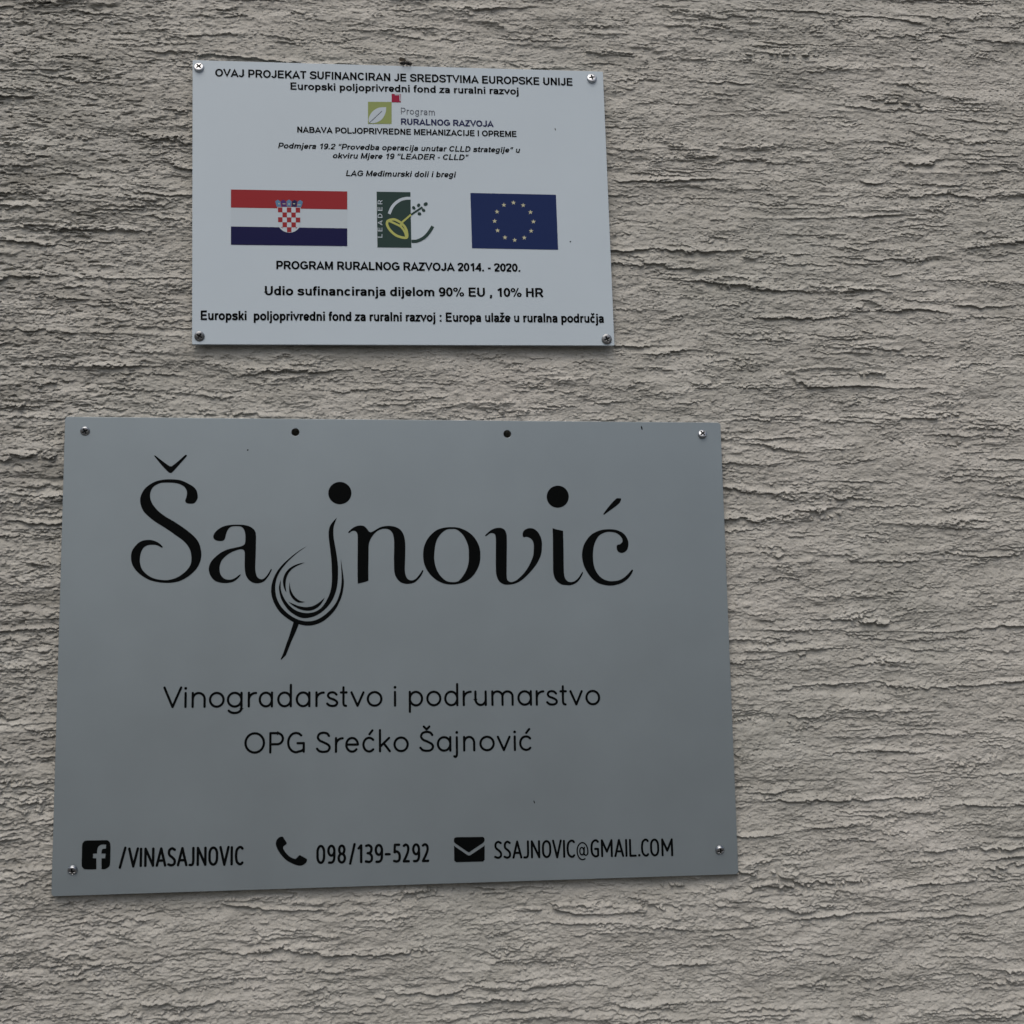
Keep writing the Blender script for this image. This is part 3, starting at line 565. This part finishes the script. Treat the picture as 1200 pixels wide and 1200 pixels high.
def axis(lo, hi, step, far):
    fine = np.arange(lo, hi + step / 2, step)
    out, s = [], step
    x = 0.0
    while x < far:
        s = min(s * 1.15, 0.02); x += s; out.append(x)
    out = np.array(out)
    return np.concatenate([(lo - out)[::-1], fine, hi + out])
xs = axis(-0.49, 0.76, RX, 1.9)
zs = axis(-0.46, 0.78, RZ, 1.05)             # relative to H0
zs[0] = -H0
ix = np.mod(np.round((xs + 5) / RX).astype(int), NX)
iz = np.mod(np.round((5 - zs) / RZ).astype(int), NZ)
P = relief[np.ix_(iz, ix)]
X, Z = np.meshgrid(xs, zs)
LEFT = sstep(0.12, 0.36, -X)
P = P * (1 + 0.30 * LEFT) - dashes[np.ix_(iz, ix)] * (0.0003 + 0.0022 * LEFT)  # heavier drags towards the left
WALL_Y = 0.0068
Y = WALL_Y - P
DRAG = 0.55
Zs = Z - DRAG * P                            # lips droop, so each ridge overhangs the one below
def flatten(cx, cz, hw, hh, ang, lim, edge=0.002):
    c, s = math.cos(ang), math.sin(ang)
    lx = (X - cx) * c - (Zs - cz) * s; lz = (X - cx) * s + (Zs - cz) * c
    m = (np.abs(lx) < hw + edge) & (np.abs(lz) < hh + edge)
    Y[m] = np.maximum(Y[m], lim)
SMALL = (0.0034416, 0.44928946, -0.01313261)
flatten(0, 0, 0.325, 0.225, 0, 0.0034)
flatten(SMALL[0], SMALL[1], 0.2112, 0.148, SMALL[2], 0.0030)
flatten(0, 0, 0.325, 0.225, 0, 0.0016, 0.012)
flatten(SMALL[0], SMALL[1], 0.2112, 0.148, SMALL[2], 0.0012, 0.012)
for (hx, hz), up in zip(ART['holes'], (0.0011, 0.0)):         # plaster drilled out behind the two spare holes
    Y[np.hypot(X - hx / 1000, Zs - hz / 1000 - up) < 0.0044] = 0.022
co = np.stack([X, Y, Zs + H0], -1).reshape(-1, 3).astype(np.float32)
nz, nx = X.shape
idx = np.arange(nz * nx, dtype=np.int32).reshape(nz, nx)
quads = np.stack([idx[:-1, :-1], idx[:-1, 1:], idx[1:, 1:], idx[1:, :-1]], -1).reshape(-1)
me = bpy.data.meshes.new('plaster_wall')
me.vertices.add(len(co)); me.vertices.foreach_set('co', co.ravel())
nf = len(quads) // 4
me.loops.add(len(quads)); me.loops.foreach_set('vertex_index', quads)
me.polygons.add(nf)
me.polygons.foreach_set('loop_start', np.arange(0, nf * 4, 4, dtype=np.int32))
me.polygons.foreach_set('use_smooth', np.ones(nf, dtype=bool))
me.update(calc_edges=True)
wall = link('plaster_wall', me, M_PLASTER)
tag(wall, 'rough beige grey plastered house wall with ragged horizontal ridges behind both signs', 'wall')

# ------------------------------------------------------------------ sign panels and screws
def rounded(hw, hh, r):
    out = []
    for sx, sz, a in ((1, 1, 0), (-1, 1, 90), (-1, -1, 180), (1, -1, 270)):
        for j in range(5):
            t = math.radians(a + 90 * j / 4)
            out.append((sx * (hw - r) + r * math.cos(t), sz * (hh - r) + r * math.sin(t)))
    return out

def panel(hw, hh, r, thick, mat, parent, holes=(), bend=None):
    loops = [rounded(hw, hh, r)]
    for (x, z), rad in holes:
        loops.append([(x + rad * math.cos(-i * math.pi / 12), z + rad * math.sin(-i * math.pi / 12)) for i in range(24)])
    V, F = fill(loops, thick / 2000, thick / 2000 - 0.0002, 0.0002)
    me = mesh('panel', V, F)
    bm = bmesh.new(); bm.from_mesh(me)
    bmesh.ops.remove_doubles(bm, verts=bm.verts, dist=1e-6)
    bmesh.ops.recalc_face_normals(bm, faces=bm.faces)
    bm.to_mesh(me); bm.free()
    return link('panel', me, mat, parent)

def screw_mesh(metal=None, R=4.5, Hh=2.6, rim=1.1, turn=0.0, arm=3.1, wid=0.8, deep=2.1):
    """pan head with a cross recess, axis along -Y, back face at y=0 (mm)"""
    NT, NR = 96, 26
    V, F = [], []
    def depth(x, z):
        c, s = math.cos(turn), math.sin(turn)
        u, v = abs(c * x + s * z), abs(-s * x + c * z)
        a, b_ = max(u, v), min(u, v)
        q = min(1, max(0, (arm - a) / 0.35)) * min(1, max(0, (wid + 0.25 * max(0, 1 - a) - b_) / 0.22))
        return deep * q * (0.55 + 0.45 * max(0, 1 - a / arm))
    V.append((0, -(Hh - depth(0, 0)), 0))
    for i in range(1, NR + 1):
        r = R * (i / NR) ** 0.9
        for j in range(NT):
            t = 2 * math.pi * j / NT
            x, z = r * math.cos(t), r * math.sin(t)
            dome = rim + (Hh - rim) * math.sqrt(max(0, 1 - (r / R) ** 2.6))
            V.append((x, -(dome - depth(x, z)), z))
    for j in range(NT):                      # skirt down to the sheet and into it
        t = 2 * math.pi * j / NT
        V.append((R * math.cos(t), 0.8, R * math.sin(t)))
    for j in range(NT): F.append((0, 1 + (j + 1) % NT, 1 + j))
    for i in range(NR):
        a, b_ = 1 + i * NT, 1 + (i + 1) * NT
        for j in range(NT):
            k = (j + 1) % NT
            F.append((a + j, a + k, b_ + k, b_ + j))
    me = mesh('screw', [(x / 1000, y / 1000, z / 1000) for x, y, z in V], F, True)
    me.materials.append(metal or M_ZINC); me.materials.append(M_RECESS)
    for f in me.polygons:
        q = [V[i] for i in f.vertices]
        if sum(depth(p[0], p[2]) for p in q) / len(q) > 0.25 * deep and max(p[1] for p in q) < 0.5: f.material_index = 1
    bm = bmesh.new(); bm.from_mesh(me)
    bmesh.ops.recalc_face_normals(bm, faces=bm.faces)
    bm.to_mesh(me); bm.free()
    return me

def screw(parent, pos, tilt, turn, yaw=0.0, **kw):
    o = link('screw', screw_mesh(turn=math.radians(turn), **kw), None, parent)
    o.location = (pos[0] / 1000, 0, pos[1] / 1000)
    o.rotation_euler = (math.radians(tilt), 0, math.radians(yaw))   # positive tilt turns the face downwards
    return o

def specks(parent, spots):
    for (x, z), w, h, a in spots:
        s = Sheet(0.2)
        s.poly([(x + w * math.cos(t) * math.cos(a) - h * math.sin(t) * math.sin(a), z + w * math.cos(t) * math.sin(a) + h * math.sin(t) * math.cos(a)) for t in [i * math.pi / 5 for i in range(10)]])
        s.build('dirt_speck', M_BLACK, parent)

# ------------------------------------------------------------------ lower, larger sign
big = bpy.data.objects.new('winery_sign', None); COL.objects.link(big)
big.location = (0, 0, H0)
tag(big, 'large grey blue sign with black curly wordmark and wine glass emblem, below the white notice', 'sign')
panel(325, 225.1, 3.0, 3.0, M_GREY, big, holes=[(h, 3.9) for h in ART['holes']])
for name, keys in (('S with caron', ('S', 'S_caron')), ('a', ('a',)), ('n', ('n',)), ('o', ('o', 'o_hole')), ('v', ('v',)), ('i', ('i', 'i_dot')), ('c with acute', ('c', 'c_acute'))):
    w = Sheet()
    if 'o_hole' in keys: w.shape(smooth_closed(GLYPH['o']), smooth_closed(GLYPH['o_hole'])[::-1])
    else:
        for k in keys: w.shape(smooth_closed(GLYPH[k]))
    w.build('letter', M_BLACK, big)['label'] = 'black curly letter ' + name
e = Sheet()
for k in ('j_dot', 'j_bowl', 'j_ring', 'j_cres1', 'j_cres2', 'j_cres3'): e.shape(smooth_closed(GLYPH[k]))
e.lift = 0.28
e.shape(smooth_closed(GLYPH['j_stem']))
o = e.build('wine_glass_emblem', M_BLACK, big); o['label'] = 'letter j drawn as a tilted wine glass of nested strokes'
for key, table, wd in (('vino', LIGHT, 2.25), ('opg', LIGHT, 2.25), ('fb', COND, 2.35), ('tel', COND, 2.35), ('mail', COND, 2.1)):
    stroke_line(table, SPACING[key], LINE[key], wd).build('lettering', M_BLACK, big)
for key, nm in (('f_icon', 'letter_icon'), ('phone', 'telephone_icon')):
    s = Sheet(); s.shape(smooth_closed(GLYPH[key])); s.build(nm, M_BLACK, big)
s = Sheet(); s.shape(smooth_closed(GLYPH['env_flap'])); s.shape(smooth_closed(GLYPH['env_body'])); s.build('envelope_icon', M_BLACK, big)
sb = ART['scr_b']
screw(big, sb[0], 20, 30, 0); screw(big, sb[1], -18, 40, 0); screw(big, sb[2], 30, 10, 8, Hh=3.2); screw(big, sb[3], 30, 0, -6, Hh=3.2)
q = ART['speck_b']
specks(big, [(q[0], 0.9, 0.7, 0.4), (q[2], 0.5, 1.6, 0.3), (q[3], 0.7, 2.2, 0.2)])

# ------------------------------------------------------------------ upper, smaller notice
sml = bpy.data.objects.new('notice_sign', None); COL.objects.link(sml)
sml.location = (SMALL[0], -0.002, SMALL[1] + H0)
sml.rotation_euler = (0, SMALL[2], 0)
tag(sml, 'white rectangular notice with two flags and small black lettering, above the grey sign', 'sign')
panel(211.2, 148.0, 1.0, 3.0, M_WHITE, sml)
B, SL = 164, 0.20
for key, txt, bo, sl in (
        ('l1', 'OVAJ PROJEKAT SUFINANCIRAN JE SREDSTVIMA EUROPSKE UNIJE', 160, 0),
        ('l2', 'Europski poljoprivredni fond za ruralni razvoj', 156, 0),
        ('l3', 'NABAVA POLJOPRIVREDNE MEHANIZACIJE I OPREME', B, 0),
        ('l4', 'Podmjera 19.2 \u201cProvedba operacija unutar CLLD strategije\u201d u', 148, SL),
        ('l5', 'okviru Mjere 19 \u201cLEADER - CLLD\u201d', 148, SL),
        ('l6', 'LAG Me\u0111imurski doli i bregi', 148, SL),
        ('l7', 'PROGRAM RURALNOG RAZVOJA 2014. - 2020.', 176, 0),
        ('l8', 'Udio sufinanciranja dijelom 90% EU , 10% HR', B, 0),
        ('l9', 'Europski  poljoprivredni fond za ruralni razvoj : Europa ula\u017ee u ruralna podru\u010dja', 176, 0)):
    letters(txt, LINE[key], bo, sl).build('lettering', M_BLACK, sml)

# red-white-blue flag with a chequered shield
fl = Sheet(0.20); hr = ART['hr']; fl.poly(hr)
flag = fl.build('flag', M_PALE, sml); flag['label'] = 'red, white and dark blue striped flag with chequered shield'
rb, bb = ART['hr_red'], ART['hr_blue']
s = Sheet(0.30); s.poly([hr[0], hr[1], rb[1], rb[0]]); s.build('red_stripe', M_RED, flag)
s = Sheet(0.30); s.poly([bb[0], bb[1], hr[2], hr[3]]); s.build('blue_stripe', M_FLAGBLUE, flag)
cx, w2, top, bot = -115.9, 11.0, -6.5, -32.3
def shield_outline(g):
    pts = [(cx - w2 - g, top + g), (cx + w2 + g, top + g)]
    hh = top - bot
    for i in range(0, 13):
        t = math.pi * i / 12
        pts.append((cx + (w2 + g) * math.cos(t), bot + hh * 0.42 - (hh * 0.42 + g) * math.sin(t)))
    return pts
s = Sheet(0.40); s.poly(shield_outline(0.5)); shield = s.build('coat_of_arms', M_PALE, flag)
s = Sheet(0.50)
cw, chh = 2 * w2 / 5, (top - bot) / 5
for r_ in range(5):
    for c_ in range(5):
        if (r_ + c_) % 2 == 0:
            xa, xb = cx - w2 + c_ * cw, cx - w2 + (c_ + 1) * cw
            za, zb = top - r_ * chh, top - (r_ + 1) * chh
            if r_ == 4 and c_ in (0, 4):
                xi = xb if c_ == 0 else xa
                s.poly([(xi - (1.5 if c_ == 0 else -1.5), za), (xi, za), (xi, za - 1.6)])
            elif r_ == 3 and False: pass
            else: s.poly([(xa, za), (xb, za), (xb, zb), (xa, zb)])
SQUARES = s
crown_cols = [M_LIGHTBLUE, M_PURPLE, M_LIGHTBLUE, M_NAVY, M_LIGHTBLUE]
# chequers and the five small shields of the crown are printed on the coat of arms mesh as extra material slots
me = shield.data
me.materials.append(M_RED)
def append_sheet(me, sheet, slot):
    bm = bmesh.new(); bm.from_mesh(me)
    vs = [bm.verts.new(v) for v in sheet.V]
    for f in sheet.F:
        nf_ = bm.faces.new([vs[i] for i in f]); nf_.normal_update()
        if nf_.normal.y > 0: nf_.normal_flip()
        nf_.material_index = slot
    bm.to_mesh(me); bm.free()
append_sheet(me, SQUARES, 1)
for i, cm in enumerate(crown_cols):
    me.materials.append(cm)
    xm = cx + (i - 2) * 5.0
    lean = (i - 2) * 0.6
    z0 = top + 1.0 + abs(i - 2) * -0.15
    s = Sheet(0.42)
    outline = [(xm - 2.2, z0), (xm + 2.2, z0), (xm + 2.6 + lean, z0 + 5.6), (xm + lean, z0 + 7.4), (xm - 2.6 + lean, z0 + 5.6)]
    s.poly(outline); append_sheet(me, s, 2 + i)
me.materials.append(M_STAR)
s = Sheet(0.52)
for i, (dx, dz, ww, hh) in enumerate(((0, 2.2, 1.2, 1.2), (1, 2.4, 3.0, 0.7), (2, 2.0, 1.3, 1.3), (3, 2.6, 2.0, 0.8), (4, 1.6, 3.2, 0.7))):
    xm = cx + (i - 2) * 5.0
    s.poly([(xm - ww / 2, top + 1 + dz), (xm + ww / 2, top + 1 + dz), (xm + ww / 2, top + 1 + dz + hh), (xm - ww / 2, top + 1 + dz + hh)])
append_sheet(me, s, 7)

# blue flag with a ring of stars
s = Sheet(0.20); s.poly(ART['eu']); eu = s.build('flag', M_EUBLUE, sml); eu['label'] = 'blue flag with a ring of twelve pale stars'
(ex, ez), (rx_, _), (_, rz_) = ART['eu_c']
RR = 20.0
for i in range(12):
    a = math.radians(90 - 30 * i)
    px, pz = ex + RR * math.cos(a), ez + RR * math.sin(a)
    s = Sheet(0.32)
    s.poly([(px + (2.6 if j % 2 == 0 else 1.0) * math.cos(math.radians(90 + 36 * j)), pz + (2.6 if j % 2 == 0 else 1.0) * math.sin(math.radians(90 + 36 * j))) for j in range(10)])
    s.build('star', M_STAR, eu)

# dark green logo with a lute-like leaf and arcs
s = Sheet(0.20); s.poly(ART['ld_rect']); ld = s.build('green_logo', M_DKGREEN, sml)
s = Sheet(0.30); s.ribbon(smooth_open(ART['ld_arc1']), 3.0, cap=False); s.build('pale_arc', M_PALE, ld)
s = Sheet(0.30); s.ribbon(smooth_open(ART['ld_arc2']), 3.3, cap=False); s.build('dark_arc', M_DKGREEN, ld)
s = Sheet(0.30); s.ribbon(smooth_open(ART['ld_body'] + ART['ld_body'][:1])[:-1], 2.5, closed=True)
s.ribbon(smooth_open(ART['ld_mid']), 2.2, 0.05); s.ribbon(ART['ld_mid2'], 2.4, 0.1); s.ribbon(ART['ld_neck1'], 1.9, 0.15, cap=False)
s.build('lute_drawing', M_LIME, ld)
s = Sheet(0.30); s.ribbon(ART['ld_neck2'], 1.9, cap=False)
for i, (x, z) in enumerate(ART['ld_pegs']):
    ra, rb_ = (2.3, 1.8) if i == 2 else (2.0, 1.6)
    ang = (-0.9, 1.2, 0.6, -0.7, -0.3)[i]
    s.poly([(x + ra * math.cos(t) * math.cos(ang) - rb_ * math.sin(t) * math.sin(ang), z + ra * math.cos(t) * math.sin(ang) + rb_ * math.sin(t) * math.cos(ang)) for t in [j * math.pi / 8 for j in range(16)]], 0.05)
s.build('tuning_pegs', M_DKGREEN, ld)
lt = ART['ld_text']
letters('L E A D E R', (lt[0][0], lt[0][1], lt[1][0], lt[1][1], abs(lt[2][0] - lt[0][0])), 110, 0, 0.30).build('lettering', M_PALE, ld)

# programme logo: leaf on a green square, red square, two lines of lettering
s = Sheet(0.20); s.poly(ART['pr_sq']); pr = s.build('leaf_logo', M_LEAFGREEN, sml)
s = Sheet(0.30); s.shape(smooth_closed([(x, z, 1) if i in (0, 4) else (x, z) for i, (x, z) in enumerate(ART['pr_leaf'])])); lf = s.build('leaf', M_PALE, pr)
s = Sheet(0.36); s.ribbon(smooth_open(ART['pr_vein']), 0.7, cap=False); s.build('leaf_vein', M_GREYINK, pr)
rd = ART['pr_red']
s = Sheet(0.22); s.poly(rd); s.build('red_square', M_CRIMSON, pr)
s = Sheet(0.30)
(xa, za), (xb, zb) = rd[3], rd[1]
s.ribbon([(xa + 3.4, zb - 0.9), (xb - 1.4, zb - 0.9)], 0.9, cap=False); s.ribbon([(xb - 1.0, zb - 0.5), (xb - 1.0, za + 1.2)], 0.9, 0.05, cap=False)
s.build('corner_mark', M_PALE, pr)
letters('Program', LINE['prog'], 80, 0).build('lettering', M_GREYINK, sml)
letters('RURALNOG RAZVOJA', LINE['rur'], 168, 0).build('lettering', M_NAVY, sml)

ss = ART['scr_s']
screw(sml, ss[0], -15, 42, 0, R=5.1, Hh=2.2); screw(sml, ss[1], -14, 12, 0, R=5.1, Hh=2.2); screw(sml, ss[2], 6, 25, 0, R=5.2, Hh=2.2, metal=M_ZINC_SHADED); screw(sml, ss[3], 14, 60, 4, R=5.0, metal=M_ZINC_SHADED)
q = ART['speck_s']
specks(sml, [(q[0], 0.5, 1.5, 0.2), (q[1], 0.8, 0.7, 0.0)])

# ------------------------------------------------------------------ insect on the notice's top edge
fly = bpy.data.objects.new('insect', None); COL.objects.link(fly)
fly.location = (SMALL[0] + 0.0022, -0.002, SMALL[1] + H0 + 0.1480)
fly.scale = (1.35, 1.35, 1.35)
tag(fly, 'small black insect perched on the top edge of the white notice', 'insect')
V, F = [], []
prof = [(-4.6, .05), (-4.2, .9), (-3.2, 1.6), (-1.8, 1.9), (-.6, 1.5), (-.1, 1.0), (.6, 1.7), (1.6, 2.0), (2.6, 1.6), (3.0, .9), (3.5, 1.4), (4.2, 1.5), (4.8, 1.0), (5.0, .05)]
NS = 14
for x, r in prof:
    for j in range(NS):
        t = 2 * math.pi * j / NS
        V.append((x, r * math.cos(t), 2.1 + r * math.sin(t) * (0.85 if x > -3 else 0.7) + (0.5 if -2.5 < x < 2.4 else 0)))
for i in range(len(prof) - 1):
    for j in range(NS):
        k = (j + 1) % NS
        F.append((i * NS + j, i * NS + k, (i + 1) * NS + k, (i + 1) * NS + j))
def leg(path, r=0.22):
    for a, b_ in zip(path[:-1], path[1:]):
        a, b_ = Vector(a), Vector(b_)
        ax = (b_ - a).normalized(); u = ax.orthogonal().normalized(); v = ax.cross(u)
        k0 = len(V)
        for p_ in (a, b_):
            for j in range(6):
                t = 2 * math.pi * j / 6
                V.append(tuple(p_ + r * (u * math.cos(t) + v * math.sin(t))))
        for j in range(6): F.append((k0 + j, k0 + (j + 1) % 6, k0 + 6 + (j + 1) % 6, k0 + 6 + j))
for x, sp in ((2.2, 1.8), (0.8, 0.2), (-0.4, -2.0)):
    leg([(x, -1.2, 1.6), (x + sp * 0.5, -2.6, 1.7), (x + sp * 0.8, -2.4, -2.0 + 0.3 * x)])
    leg([(x, 1.0, 1.6), (x + sp * 0.6, 2.4, 2.2), (x + sp, 2.6, 0.2)])
link('body', mesh('body', [(a / 1000, b_ / 1000, c / 1000) for a, b_, c in V], F, True), M_CHITIN, fly)
for sgn in (-1, 1):
    pts = [(1.0, 0.6 * sgn, 3.9), (-1.5, 1.6 * sgn, 5.4), (-4.0, 2.2 * sgn, 6.0), (-5.4, 2.0 * sgn, 4.9), (-4.6, 1.4 * sgn, 3.4), (-1.8, 0.9 * sgn, 3.3)]
    link('wing', mesh('wing', [(a / 1000, b_ / 1000, c / 1000) for a, b_, c in pts] + [(a / 1000, b_ / 1000 + 0.00012, c / 1000) for a, b_, c in pts],
         [tuple(range(6)), tuple(range(11, 5, -1))] + [(i, (i + 1) % 6, 6 + (i + 1) % 6, 6 + i) for i in range(6)]), M_WING, fly)
